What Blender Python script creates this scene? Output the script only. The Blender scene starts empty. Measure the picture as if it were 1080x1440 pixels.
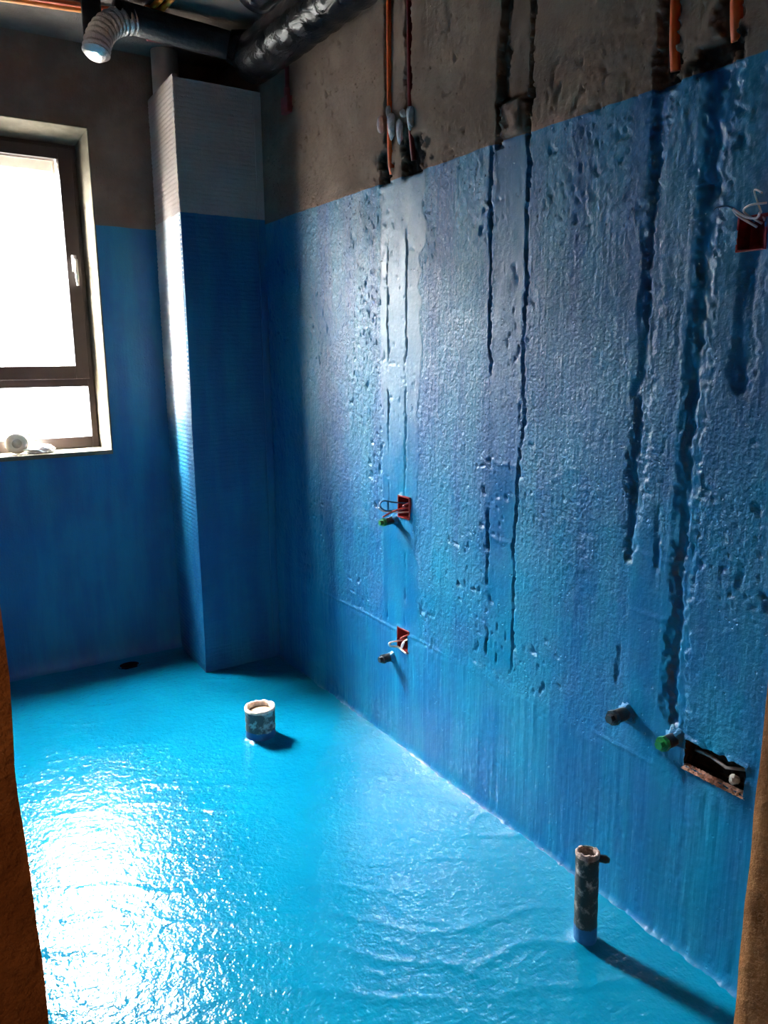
import bpy, bmesh, math, random
import numpy as np
from mathutils import Vector, Matrix

scene = bpy.context.scene
col = scene.collection
random.seed(7)
RNG = np.random.default_rng(11)

# ------------------------------------------------------------------ camera
F_PX, PITCH, YAW, ROLL, CAM_H = 1079.4, 0.2019, 0.5723, -0.0065, 1.40
fw = Vector((math.sin(YAW) * math.cos(PITCH), math.cos(YAW) * math.cos(PITCH), -math.sin(PITCH)))
rt = Vector((math.cos(YAW), -math.sin(YAW), 0.0))
up = rt.cross(fw)
r2 = rt * math.cos(ROLL) + up * math.sin(ROLL)
u2 = -rt * math.sin(ROLL) + up * math.cos(ROLL)
cam_data = bpy.data.cameras.new('camera')
cam_data.sensor_fit = 'VERTICAL'
cam_data.sensor_height = 36.0
cam_data.lens = F_PX / 1440.0 * 36.0
cam_data.clip_start = 0.02
cam = bpy.data.objects.new('camera', cam_data)
col.objects.link(cam)
m = Matrix((r2, u2, -fw)).transposed().to_4x4()
m.translation = Vector((0, 0, CAM_H))
cam.matrix_world = m
scene.camera = cam

# ------------------------------------------------------------------ world: overcast sky over dull ground
SKY = 60.0
world = bpy.data.worlds.new('overcast_sky')
scene.world = world
world.use_nodes = True
wn, wl = world.node_tree.nodes, world.node_tree.links
wn.clear()
wo = wn.new('ShaderNodeOutputWorld')
wb = wn.new('ShaderNodeBackground')
wt = wn.new('ShaderNodeTexCoord')
ws = wn.new('ShaderNodeSeparateXYZ')
wr = wn.new('ShaderNodeValToRGB')
wl.new(wt.outputs['Generated'], ws.inputs[0])
wm = wn.new('ShaderNodeMath'); wm.operation = 'MULTIPLY_ADD'
wm.inputs[1].default_value = 0.5; wm.inputs[2].default_value = 0.5
wl.new(ws.outputs['Z'], wm.inputs[0])
wl.new(wm.outputs[0], wr.inputs[0])
e = wr.color_ramp.elements                      # overcast sky: zenith about three times the horizon
e[0].position = 0.0; e[0].color = (0.04, 0.04, 0.037, 1)
e[1].position = 1.0; e[1].color = (1.0, 1.0, 1.0, 1)
a = e.new(0.47); a.color = (0.05, 0.05, 0.047, 1)
a = e.new(0.51); a.color = (0.36, 0.36, 0.36, 1)
wl.new(wr.outputs[0], wb.inputs['Color'])
wb.inputs['Strength'].default_value = SKY
wl.new(wb.outputs[0], wo.inputs[0])

# light portal filling the window opening (emits nothing itself, guides the sky sampling)
pl = bpy.data.lights.new('window_portal', 'AREA')
pl.shape = 'RECTANGLE'; pl.size = 1.5; pl.size_y = 2.6
pl.cycles.is_portal = True
po = bpy.data.objects.new('window_portal', pl)
col.objects.link(po)
po.location = (0.58, 3.785, 1.9)
po.rotation_euler = (math.radians(-90), 0, 0)

# warm bulb of the hall behind the camera
hl = bpy.data.lights.new('hall_bulb', 'POINT')
hl.energy = 2.3; hl.color = (1.0, 0.62, 0.33); hl.shadow_soft_size = 0.06
ho = bpy.data.objects.new('hall_bulb', hl)
col.objects.link(ho); ho.location = (0.25, -1.0, 2.35)

scene.view_settings.view_transform = 'Standard'
scene.view_settings.look = 'None'
scene.view_settings.gamma = 1.0
scene.view_settings.use_curve_mapping = False
scene.view_settings.exposure = 3.62

# ------------------------------------------------------------------ room dimensions
XR, XL = 1.4477, -0.62          # right / left wall
YB, YF = 3.55, 0.47             # back wall / inner face of the door wall
YH = 0.35                       # hall face of the door wall
ZC = 2.65                       # ceiling
ZP = 1.948                      # top of the blue coat
WX0, WX1, WZ0, WZ1, YW = 0.33, 0.832, 0.992, 2.325, 3.70    # window opening, frame plane
FX0, FX1, FZ0, FZ1 = 0.347, 0.815, 0.990, 2.289             # window frame (the reveal is slightly splayed)
BX, BY, BZ = 1.0815, 3.1676, 2.462                            # pipe boxing: left face, front face, top

# ------------------------------------------------------------------ helpers
def mesh_obj(name, verts, faces, mat=None, parent=None, smooth=True, kind=None, loc=None):
    me = bpy.data.meshes.new(name)
    me.from_pydata([tuple(map(float, v)) for v in verts], [], [tuple(map(int, f)) for f in faces])
    if smooth:
        me.polygons.foreach_set('use_smooth', [True] * len(me.polygons))
    me.update()
    o = bpy.data.objects.new(name, me)
    col.objects.link(o)
    if mat: me.materials.append(mat)
    if parent: o.parent = parent
    if kind: o['kind'] = kind
    return o

def empty(name, loc, label=None, cat=None, group=None, kind=None):
    o = bpy.data.objects.new(name, None)
    col.objects.link(o); o.location = loc; o.empty_display_size = 0.05
    tag(o, label, cat, group, kind)
    return o

def tag(o, label=None, cat=None, group=None, kind=None):
    if label: o['label'] = label
    if cat: o['category'] = cat
    if group: o['group'] = group
    if kind: o['kind'] = kind
    return o

class MB:
    """collects shapes (world coordinates) for one mesh"""
    def __init__(self): self.v, self.f = [], []
    def add(self, v, f):
        n = len(self.v); self.v += [tuple(p) for p in v]; self.f += [tuple(i + n for i in q) for q in f]
        return self
    def box(self, x0, x1, y0, y1, z0, z1):
        v = [(x, y, z) for z in (z0, z1) for y in (y0, y1) for x in (x0, x1)]
        return self.add(v, [(0, 2, 3, 1), (4, 5, 7, 6), (0, 1, 5, 4), (2, 6, 7, 3), (0, 4, 6, 2), (1, 3, 7, 5)])
    def tube(self, pts, rad, seg=16, caps=True, inner=None, squash=1.0):
        pts = [Vector(p) for p in pts]; n = len(pts)
        rads = rad if isinstance(rad, (list, tuple)) else [rad] * n
        t0 = (pts[1] - pts[0]).normalized()
        ref = Vector((0, 0, 1)) if abs(t0.z) < .9 else Vector((1, 0, 0))
        nx = t0.cross(ref).normalized()
        rings = []
        for i, p in enumerate(pts):
            t = (pts[min(i + 1, n - 1)] - pts[max(i - 1, 0)]).normalized()
            nx = (nx - t * nx.dot(t)).normalized(); ny = t.cross(nx)
            rings.append([p + nx * math.cos(2 * math.pi * k / seg) * rads[i] + ny * math.sin(2 * math.pi * k / seg) * rads[i] * squash for k in range(seg)])
        def sk(R, flip=False):
            v = [q for r in R for q in r]; f = []
            for i in range(len(R) - 1):
                for k in range(seg):
                    a, b = i * seg + k, i * seg + (k + 1) % seg
                    q = (a, b, b + seg, a + seg)
                    f.append(q[::-1] if flip else q)
            return v, f
        v, f = sk(rings)
        if inner is None:
            if caps: f += [tuple(range(seg))[::-1], tuple(range((n - 1) * seg, n * seg))]
            return self.add(v, f)
        # hollow: outer skin, rim at the end, inner skin, floor of the bore
        inn = []
        for i, p in enumerate(pts):
            c = sum(rings[i], Vector()) / seg
            inn.append([c + (q - c) * (inner / rads[i]) for q in rings[i]])
        v2, f2 = sk(inn, True); N = len(v)
        f += [tuple(i + N for i in q) for q in f2]; v = v + v2
        e0 = (n - 1) * seg
        for k in range(seg):
            a, b = e0 + k, e0 + (k + 1) % seg
            f.append((a, b, b + N, a + N))
        f.append(tuple(range(seg))[::-1]); f.append(tuple(range(N, N + seg)))
        return self.add(v, f)
    def build(self, name, mat, parent=None, smooth=False, bevel=0.0, kind=None):
        off = Vector(parent.matrix_world.translation) if parent and False else None
        o = mesh_obj(name, self.v, self.f, mat, None, smooth, kind)
        if bevel:
            b = o.modifiers.new('bevel', 'BEVEL'); b.width = bevel; b.segments = 2; b.limit_method = 'ANGLE'
        if parent: attach(o, parent)
        return o

def world_loc(o):
    return (world_loc(o.parent) if o.parent else Vector((0, 0, 0))) + o.location

def attach(o, parent):
    """parent o keeping its world-space vertices where they are (parents are never rotated)"""
    o.parent = parent
    o.location = Vector(o.location) - world_loc(parent)

def vnoise(u, v, seed, size=64):
    """smooth periodic value noise, u and v in lattice units, range -1..1"""
    g = np.random.default_rng(seed).uniform(-1, 1, (size, size))
    iu, iv = np.floor(u).astype(int), np.floor(v).astype(int)
    fu, fv = u - iu, v - iv
    fu = fu * fu * (3 - 2 * fu); fv = fv * fv * (3 - 2 * fv)
    a = g[iu % size, iv % size]; b = g[(iu + 1) % size, iv % size]
    c = g[iu % size, (iv + 1) % size]; d = g[(iu + 1) % size, (iv + 1) % size]
    return (a * (1 - fu) + b * fu) * (1 - fv) + (c * (1 - fu) + d * fu) * fv

def fbm(u, v, seed, oct=3):
    r = 0; amp = 1.0
    for k in range(oct):
        r = r + amp * vnoise(u * 2 ** k, v * 2 ** k, seed + k, 128); amp *= 0.5
    return r / 1.75

def sstep(a, b, x):
    t = np.clip((x - a) / (b - a), 0, 1); return t * t * (3 - 2 * t)

def axis(marks, step):
    """grid lines that hit every mark exactly"""
    out = [marks[0]]
    for a, b in zip(marks[:-1], marks[1:]):
        n = max(1, round((b - a) / step))
        out += list(np.linspace(a, b, n + 1)[1:])
    return np.array(out)

def grid_mesh(name, P, keep, mat, attrs=None, kind='structure'):
    """P: (n, m, 3) grid of points, keep: (n-1, m-1) mask of faces"""
    n, mm = P.shape[:2]
    idx = np.arange(n * mm).reshape(n, mm)
    q = np.stack([idx[:-1, :-1], idx[1:, :-1], idx[1:, 1:], idx[:-1, 1:]], -1)[keep]
    me = bpy.data.meshes.new(name)
    me.vertices.add(n * mm); me.vertices.foreach_set('co', P.reshape(-1).astype(np.float32))
    k = len(q)
    me.loops.add(k * 4); me.loops.foreach_set('vertex_index', q.reshape(-1).astype(np.int32))
    me.polygons.add(k)
    me.polygons.foreach_set('loop_start', np.arange(0, 4 * k, 4, dtype=np.int32))
    me.polygons.foreach_set('loop_total', np.full(k, 4, dtype=np.int32))
    me.update(calc_edges=True)
    me.polygons.foreach_set('use_smooth', np.ones(k, dtype=bool))
    for an, arr in (attrs or {}).items():
        at = me.attributes.new(an, 'FLOAT', 'POINT')
        at.data.foreach_set('value', arr.reshape(-1).astype(np.float32))
    me.validate(); me.update()
    o = bpy.data.objects.new(name, me); col.objects.link(o)
    me.materials.append(mat)
    if kind: o['kind'] = kind
    return o

# ------------------------------------------------------------------ materials
class NT:
    def __init__(self, name):
        self.m = bpy.data.materials.new(name); self.m.use_nodes = True
        self.t = self.m.node_tree; self.n = self.t.nodes
        self.n.clear()
        self.out = self.n.new('ShaderNodeOutputMaterial')
        self.b = self.n.new('ShaderNodeBsdfPrincipled')
        self.t.links.new(self.b.outputs[0], self.out.inputs[0])
    def set(self, sock, val):
        if hasattr(val, 'is_output') or isinstance(val, bpy.types.NodeSocket): self.t.links.new(val, sock)
        elif isinstance(val, (tuple, list)) and len(val) == 3 and sock.type == 'RGBA': sock.default_value = (*val, 1)
        else: sock.default_value = val
        return self
    def bs(self, **k):
        for a, v in k.items(): self.set(self.b.inputs[a.replace('_', ' ')], v)
    def pos(self): return self.n.new('ShaderNodeNewGeometry').outputs['Position']
    def scl(self, vec, s):
        x = self.n.new('ShaderNodeMapping'); self.set(x.inputs[0], vec); x.inputs['Scale'].default_value = s; return x.outputs[0]
    def noise(self, vec, scale, detail=3, rough=.55, dist=0.0):
        x = self.n.new('ShaderNodeTexNoise'); self.set(x.inputs['Vector'], vec)
        x.inputs['Scale'].default_value = scale; x.inputs['Detail'].default_value = detail
        x.inputs['Roughness'].default_value = rough; x.inputs['Distortion'].default_value = dist
        return x.outputs[0]
    def voro(self, vec, scale, feat='F1'):
        x = self.n.new('ShaderNodeTexVoronoi'); x.feature = feat; self.set(x.inputs['Vector'], vec)
        x.inputs['Scale'].default_value = scale; return x.outputs['Distance']
    def math(self, op, a, b=0.0, c=0.0, clamp=False):
        x = self.n.new('ShaderNodeMath'); x.operation = op; x.use_clamp = clamp
        self.set(x.inputs[0], a); self.set(x.inputs[1], b); self.set(x.inputs[2], c); return x.outputs[0]
    def step(self, v, lo, hi, a=0.0, b=1.0):
        x = self.n.new('ShaderNodeMapRange'); x.interpolation_type = 'SMOOTHSTEP'
        self.set(x.inputs[0], v)
        for i, q in zip((1, 2, 3, 4), (lo, hi, a, b)): self.set(x.inputs[i], q)
        return x.outputs[0]
    def mix(self, f, a, b):
        x = self.n.new('ShaderNodeMix'); x.data_type = 'RGBA'
        self.set(x.inputs[0], f); self.set(x.inputs[6], a); self.set(x.inputs[7], b); return x.outputs[2]
    def sep(self, v):
        x = self.n.new('ShaderNodeSeparateXYZ'); self.set(x.inputs[0], v); return x.outputs
    def attr(self, name):
        x = self.n.new('ShaderNodeAttribute'); x.attribute_name = name; return x.outputs['Fac']
    def bump(self, h, dist, strength=1.0, normal=None):
        x = self.n.new('ShaderNodeBump'); self.set(x.inputs['Height'], h); x.inputs['Distance'].default_value = dist
        self.set(x.inputs['Strength'], strength)
        if normal is not None: self.set(x.inputs['Normal'], normal)
        return x.outputs[0]

BLUE = (0.001, 0.160, 0.295)
BLUE_D = (0.0006, 0.093, 0.245)
BLUE_L = (0.003, 0.202, 0.33)
CEMENT = (0.155, 0.104, 0.076)
CEMENT2 = (0.215, 0.150, 0.112)

def plain(name, colr, rough=.5, metal=0.0, var=.15, scale=30, bump=0.0, spec=.5, coat=0.0, **kw):
    t = NT(name); p = t.pos()
    n = t.noise(p, scale, 4)
    t.bs(Base_Color=t.mix(t.step(n, .3, .7), tuple(c * (1 - var) for c in colr), tuple(min(1, c * (1 + var)) for c in colr)),
         Roughness=rough, Metallic=metal, Specular_IOR_Level=spec, Coat_Weight=coat)
    if bump: t.bs(Normal=t.bump(t.noise(p, scale * 2, 5), bump))
    t.bs(**kw)
    return t.m

def coated(name, cement=CEMENT, cement2=CEMENT2, peel=.0012, prough=.38, bare_all=False, masks=False, glare_from=None, line=ZP):
    """cement plaster, coated blue up to the paint line"""
    t = NT(name); p = t.pos(); s = t.sep(p)
    edge = t.math('ADD', s['Z'], t.math('MULTIPLY', t.math('SUBTRACT', t.noise(p, 9, 4), .5), .012))
    paint = t.step(edge, line - .002, line + .002, 1.0, 0.0)
    if masks: paint = t.math('MULTIPLY', paint, t.math('SUBTRACT', 1.0, t.attr('bare')))
    # cement
    cn = t.noise(p, 6, 6, .6); cf = t.noise(p, 90, 4, .7)
    ccol = t.mix(t.step(cn, .35, .7), cement, cement2)
    ccol = t.mix(t.step(cf, .55, .75, 0, .35), ccol, tuple(c * .62 for c in cement))
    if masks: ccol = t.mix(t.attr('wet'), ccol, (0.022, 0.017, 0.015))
    # paint, thicker and thinner coats pulled on vertically
    vs = t.noise(t.scl(p, (1, 1, .16)), 7, 5, .6)
    blot = t.noise(p, 2.2, 4, .6)
    pcol = t.mix(t.step(vs, .36, .68), BLUE_D, BLUE)
    pcol = t.mix(t.step(blot, .5, .75, 0, .55), pcol, BLUE_L)
    if masks: pcol = t.mix(t.attr('thin'), pcol, (0.14, 0.23, 0.32))  # whitish window reflection put into the wall's coat colour
    if glare_from:      # window glare on this face, whitened into the coat colour
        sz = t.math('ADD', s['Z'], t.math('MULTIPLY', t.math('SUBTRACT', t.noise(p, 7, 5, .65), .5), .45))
        pcol = t.mix(t.step(sz, glare_from, glare_from + .3, 0.0, .9), pcol, (.46, .47, .47))
    t.bs(Base_Color=t.mix(paint, ccol, pcol))
    pr = t.step(t.noise(p, 14, 4), .3, .7, prough - .08, prough + .08)
    if masks: pr = t.math('SUBTRACT', pr, t.math('MULTIPLY', t.attr('smooth'), .06))
    x = t.n.new('ShaderNodeMix'); x.data_type = 'FLOAT'
    t.set(x.inputs[0], paint); x.inputs[2].default_value = .9; t.set(x.inputs[3], pr)
    t.bs(Roughness=x.outputs[0])
    y = t.n.new('ShaderNodeMix'); y.data_type = 'FLOAT'
    t.set(y.inputs[0], paint); y.inputs[2].default_value = .2; y.inputs[3].default_value = .5
    t.bs(Specular_IOR_Level=y.outputs[0])
    # relief: orange peel, small pits, brush drag
    h = t.math('ADD', t.noise(p, 120, 3, .6), t.math('MULTIPLY', t.noise(p, 45, 3, .6), .9))
    pits = t.step(t.voro(p, 55), .08, .2, -1.1, 0.0)
    gate = t.step(t.noise(p, 10, 2), .5, .62)
    h = t.math('ADD', h, t.math('MULTIPLY', pits, gate))
    drag = t.noise(t.scl(p, (1, 1, .05)), 110, 2, .5)
    low = t.step(s['Z'], .36, .5, 1.0, 0.0)
    h = t.math('ADD', t.math('MULTIPLY', h, t.step(low, 0, 1, 1.0, .35)), t.math('MULTIPLY', drag, t.step(low, 0, 1, .5, .8)))
    if masks: h = t.math('MULTIPLY', h, t.math('SUBTRACT', 1.0, t.math('MULTIPLY', t.attr('smooth'), .72)))
    t.bs(Normal=t.bump(h, peel))
    return t.m

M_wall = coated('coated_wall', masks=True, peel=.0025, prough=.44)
M_back = coated('coated_back_wall', peel=.0015, prough=.5)
M_board = coated('coated_board', cement=(.36, .30, .275), cement2=(.42, .355, .325), peel=.0010, prough=.52, line=1.965)
M_side = coated('painted_glare_board', cement=(.36, .30, .275), cement2=(.42, .355, .325), peel=.0010, prough=.52, line=1.965, glare_from=1.02)  # side board with the window glare painted into its coat
M_cem = coated('bare_cement', line=-9, peel=.002)
M_ceil = coated('ceiling_concrete', cement=(.13, .105, .09), cement2=(.19, .155, .135), line=-9, peel=.0015)

def floor_mat():
    t = NT('coated_floor'); p = t.pos()
    blot = t.noise(p, 2.6, 5, .6); fine = t.noise(p, 40, 4, .6)
    c = t.mix(t.step(blot, .35, .7), (.0008, .142, .258), (.0015, .170, .288))
    c = t.mix(t.step(fine, .6, .8, 0, .4), c, BLUE_D)
    t.bs(Base_Color=c, Roughness=t.step(t.noise(p, 9, 4), .3, .7, .09, .16), Specular_IOR_Level=.42)
    h = t.math('ADD', t.math('MULTIPLY', t.noise(p, 48, 2, .5), 1.4), t.math('MULTIPLY', t.noise(p, 120, 2, .5), .6))
    t.bs(Normal=t.bump(h, .0021))
    return t.m
M_floor = floor_mat()

def jamb_mat():
    t = NT('jamb_render'); p = t.pos()
    a = t.noise(p, 7, 6, .65); b = t.noise(p, 40, 5, .7)
    c = t.mix(t.step(a, .35, .68), (.16, .060, .020), (.36, .155, .058))
    c = t.mix(t.step(b, .52, .75, 0, .6), c, (.09, .045, .02))
    t.bs(Base_Color=c, Roughness=.95, Specular_IOR_Level=.15, Normal=t.bump(t.math('ADD', a, b), .006))
    return t.m
M_jamb = jamb_mat()
M_reveal = plain('reveal_plaster', (.135, .112, .082), .9, var=.25, scale=14, bump=.002, spec=.2)
M_frame = plain('brown_window_frame', (.040, .022, .019), .45, var=.08, scale=20)
M_cream = plain('cream_rail', (.72, .60, .48), .5, var=.05)
M_handle = plain('satin_handle', (.62, .58, .55), .3, .7, var=.03)
M_orange = plain('orange_conduit', (.62, .085, .012), .42, var=.12, scale=25)
M_orange2 = plain('amber_conduit', (.80, .26, .03), .42, var=.12, scale=25)
M_red = plain('dark_red_conduit', (.17, .012, .014), .45, var=.15, scale=25)
M_redbox = plain('red_plastic_box', (.20, .008, .007), .45, var=.25, scale=60)
M_dab = plain('white_gypsum', (.58, .54, .54), .9, var=.2, scale=40, bump=.003, spec=.2)
M_pvc = plain('white_pvc', (.60, .56, .50), .45, var=.12, scale=12)
M_green = plain('green_plug', (.012, .16, .035), .35, var=.25, scale=60)
M_black = plain('black_drain', (.006, .006, .007), .9, var=.2, spec=.05)
M_dark = plain('dark_plastic', (.018, .019, .022), .4, var=.3, scale=60)
M_ins = plain('black_pipe_insulation', (.012, .012, .014), .62, var=.3, scale=25, bump=.002)
M_wirer = plain('red_wire', (.42, .05, .035), .4, var=.05)
M_wirew = plain('pale_wire', (.72, .64, .60), .4, var=.05)
M_wireb = plain('blue_wire', (.03, .12, .24), .4, var=.05)
M_pink = plain('broken_brick_edge', (.50, .27, .20), .95, var=.3, scale=70, bump=.004, spec=.1)
M_cavity = plain('dark_wet_cement', (.045, .032, .026), .95, var=.4, scale=35, bump=.004, spec=.1)
M_lump = plain('pale_mortar', (.42, .36, .32), .95, var=.2, scale=60, bump=.003, spec=.1)
M_hall = plain('hall_plaster', (.42, .32, .24), .95, var=.15, scale=5, spec=.1)

def foil_mat():
    t = NT('aluminium_foil'); p = t.pos()
    t.bs(Base_Color=(.72, .66, .62), Metallic=1.0, Roughness=.34, Normal=t.bump(t.noise(p, 60, 4, .6), .006))
    return t.m
M_foil = foil_mat()

def wrap_mat():
    t = NT('crinkled_dark_plastic'); p = t.pos()
    n = t.noise(t.scl(p, (1, .35, 1)), 22, 4, .6, .8)
    t.bs(Base_Color=(.012, .011, .012), Roughness=.18, Specular_IOR_Level=.11, Normal=t.bump(n, .006))
    return t.m
M_wrap = wrap_mat()

def glass_mat():
    t = NT('window_glass'); t.n.remove(t.b)
    tr = t.n.new('ShaderNodeBsdfTransparent'); tr.inputs[0].default_value = (.94, .96, .95, 1)
    gl = t.n.new('ShaderNodeBsdfGlossy'); gl.inputs['Roughness'].default_value = .02
    geo = t.n.new('ShaderNodeNewGeometry')
    dt = t.n.new('ShaderNodeVectorMath'); dt.operation = 'DOT_PRODUCT'
    t.t.links.new(geo.outputs['Incoming'], dt.inputs[0]); t.t.links.new(geo.outputs['Normal'], dt.inputs[1])
    c5 = t.math('POWER', t.math('SUBTRACT', 1.0, t.math('ABSOLUTE', dt.outputs['Value']), clamp=True), 5.0)
    fr = t.math('MULTIPLY_ADD', c5, .96, .04)           # Schlick reflectance of the pane's faces
    mx = t.n.new('ShaderNodeMixShader')
    t.t.links.new(fr, mx.inputs[0]); t.t.links.new(tr.outputs[0], mx.inputs[1]); t.t.links.new(gl.outputs[0], mx.inputs[2])
    t.t.links.new(mx.outputs[0], t.out.inputs[0])
    return t.m
M_glass = glass_mat()

def stub_mat(name, zpaint, dark=(.030, .034, .030), pale=(.36, .31, .27), amount=.5):
    """pale plastic pipe smeared with dark cement, dipped in the blue coat at its foot"""
    t = NT(name); p = t.pos(); s = t.sep(p)
    n = t.noise(p, 34, 5, .65); n2 = t.noise(p, 90, 4, .6)
    c = t.mix(t.step(n, amount - .08, amount + .08), dark, pale)
    c = t.mix(t.step(n2, .62, .72, 0, .8), c, (.03, .10, .07))
    z = t.math('ADD', s['Z'], t.math('MULTIPLY', t.math('SUBTRACT', n, .5), .02))
    c = t.mix(t.step(z, zpaint - .002, zpaint + .002), BLUE_D, c)
    t.bs(Base_Color=c, Roughness=.6, Normal=t.bump(n2, .002))
    return t.m

# ================================================================== STRUCTURE
# ---- right wall: dense relief with chases, seams and openings
boxes = [(2.086, 2.152, .855, .927), (2.092, 2.158, .374, .450), (.897, .953, 1.596, 1.656)]
cavity = (.833, .983, .472, .537)
ym = sorted([YF - .02, BY, YB] + [v for b in boxes for v in b[:2]] + list(cavity[:2]))
zm = sorted([0.0, ZP, ZC] + [v for b in boxes for v in b[2:]] + list(cavity[2:]))
ya, za = axis(ym, .0046), axis(zm, .0046)
Y, Z = np.meshgrid(ya, za, indexing='ij')

def groove(c, z0, z1, w, depth, seed, wob=.008, gap=None, end=.02):
    """vertical chase: c = list of (z, y) along its centre; returns (depth map, inside mask)"""
    zs, ys = zip(*sorted(c))
    cy = np.interp(Z, zs, ys) + wob * vnoise(Z * 14, Z * 0 + .5, seed, 128) + .45 * wob * vnoise(Z * 55, Z * 0 + .5, seed + 3, 256)
    ww = w * (1 + .45 * vnoise(Z * 22, Z * 0 + .3, seed + 1, 128) + .55 * vnoise(Z * 110, Y * 110, seed + 4, 512))
    inside = sstep(1.12, .86, np.abs(Y - cy) / (ww / 2)) * sstep(z0 - end, z0, Z) * sstep(z1 + end, z1, Z)
    if gap is not None:
        inside = inside * sstep(-gap, .35 - gap, vnoise(Z * 9, Z * 0 + .7, seed + 2, 128))
    return depth * inside, inside

H = np.zeros_like(Y)
band = lambda y0, y1, z0, z1, s=.006: sstep(y0 - s, y0 + s, Y) * sstep(y1 + s, y1 - s, Y) * sstep(z0 - s, z0 + s, Z) * sstep(z1 + s, z1 - s, Z)
jy = Y + .006 * vnoise(Z * 20, Y * 6, 71)
fill_a = sstep(2.02, 2.035, jy + .03 * vnoise(Z * 5, Z * 0, 5) + .012 * vnoise(Z * 23, Z * 0, 7, 128)) * sstep(2.262, 2.25, jy)
fill_b = sstep(1.565, 1.575, jy) * sstep(1.69, 1.68, jy)
fill_d = sstep(1.03, 1.05, jy) * sstep(1.17, 1.15, jy) * sstep(1.05, .95, Z) + sstep(.99, 1.0, jy) * sstep(1.075, 1.06, jy)
fill_a *= sstep(.40, .45, Z); fill_b *= sstep(.45, .5, Z)
low = sstep(.475, .42, Z + .02 * vnoise(Y * 7, Y * 0, 9))
smooth = np.clip(np.maximum.reduce([fill_a, fill_b * (.75 + .25 * vnoise(Y * 20, Z * 6, 12)), fill_d * .7, low * .55]), 0, 1)
rough = 1 - .75 * smooth
H += .004 * fbm(Y * 3.5, Z * 2.5, 21) * (1 - .3 * low)
H += .0010 * fbm(Y * 48, Z * 30, 31, 3) * rough * (.7 + .6 * vnoise(Y * 4, Z * 3, 33))
H += .0022 * np.maximum(0, fbm(Y * 60, Z * 24, 41, 2) - .25) * rough
H += .0010 * vnoise(Y * 105, Z * 90, 43, 512) * rough * (.6 + .6 * vnoise(Y * 6, Z * 5, 45))
H -= .0065 * sstep(.62, .9, vnoise(Y * 85, Z * 62, 47, 512)) * (1 - .8 * low) * (1 - .6 * fill_a) * sstep(-.2, .4, vnoise(Y * 7, Z * 4, 48))
H -= .0022 * fill_b + .001 * fill_a
H += .0035 * low + .0012 * low * fbm(Y * 60, Z * 2.2, 51, 2)
# thin ridge left along the top of the lower coat
rz = .437 + .004 * vnoise(Y * 5, Y * 0 + .2, 61)
H += .003 * np.exp(-((Z - rz) / .0035) ** 2) * sstep(-.1, .4, vnoise(Y * 6, Y * 0 + .6, 62))
# seams and chases
spec = [
    ([(1.95, 2.212), (.83, 2.215), (.3, 2.235)], .47, 1.93, .006, .005, 101, .006, .35),
    ([(1.95, 2.100), (.45, 2.120)], .47, 1.93, .006, .005, 111, .008, .35),
    ([(1.95, 1.700), (1.63, 1.695), (1.1, 1.688), (.55, 1.677)], .52, 1.93, .008, .010, 121, .007, .6),
    ([(1.95, 1.556), (1.60, 1.552), (1.35, 1.553), (1.27, 1.543), (1.13, 1.560), (.85, 1.568), (.5, 1.565)], .50, 1.95, .0085, .013, 131, .009, 1.1),
    ([(2.2, 1.158), (1.94, 1.160), (1.6, 1.165), (1.24, 1.166), (.96, 1.174), (.55, 1.19)], .93, 1.96, .015, .014, 141, .006, .85),
    ([(1.94, 1.155), (1.24, 1.161), (.96, 1.168)], .95, 1.96, .046, .0055, 145, .003, None),
    ([(1.94, 1.014), (1.24, 1.026), (.66, 1.024), (.55, 1.02)], .57, 1.95, .050, .0055, 149, .003, None),
    ([(1.7, .914), (1.33, .92)], 1.33, 1.6, .046, .005, 159, .003, None),
    ([(1.0, 1.175), (.55, 1.185)], .57, .93, .012, .005, 147, .004, .2),
    ([(2.2, 1.012), (1.94, 1.018), (1.24, 1.032), (.66, 1.029), (.55, 1.02)], .57, 1.93, .018, .014, 151, .007, .75),
    ([(1.7, .918), (1.33, .925)], 1.33, 1.59, .020, .012, 161, .008, .6),
    ([(1.3, 1.095), (.6, 1.095)], .62, 1.28, .014, .006, 167, .010, .05),
    # open chases above the coat
    ([(2.7, 2.210), (1.95, 2.214)], 2.06, 2.70, .030, .018, 171, .002, None),
    ([(2.7, 2.104), (1.95, 2.096)], 2.06, 2.70, .026, .020, 175, .002, None),
    ([(2.7, 1.150), (1.95, 1.153)], 1.955, 2.70, .046, .024, 179, .002, None),
    ([(2.7, 1.012), (1.95, 1.012)], 1.985, 2.70, .046, .024, 183, .002, None),
    ([(2.7, 1.655), (1.95, 1.668)], 1.95, 2.70, .026, .026, 187, .004, None),
    ([(2.7, 1.565), (1.95, 1.558)], 1.95, 2.70, .022, .022, 191, .004, None),
    # broken hollows under the conduits
    ([(2.1, 2.225), (1.9, 2.220)], 1.955, 2.035, .075, .022, 201, .010, None),
    ([(2.1, 2.090), (2.0, 2.070), (1.9, 2.065)], 1.955, 2.045, .085, .022, 205, .012, None),
    ([(2.1, 1.140), (1.9, 1.140)], 1.955, 1.995, .050, .022, 209, .008, None),
    ([(2.1, 1.020), (1.9, 1.040)], 1.958, 1.985, .080, .022, 213, .008, None),
]
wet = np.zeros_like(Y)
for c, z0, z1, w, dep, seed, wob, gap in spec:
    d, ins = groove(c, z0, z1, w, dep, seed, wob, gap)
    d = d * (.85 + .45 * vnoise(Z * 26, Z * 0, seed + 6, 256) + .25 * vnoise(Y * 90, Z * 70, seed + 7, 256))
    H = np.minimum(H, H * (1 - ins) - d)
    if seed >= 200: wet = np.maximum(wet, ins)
    elif seed >= 171: wet = np.maximum(wet, ins * .45)
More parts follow.
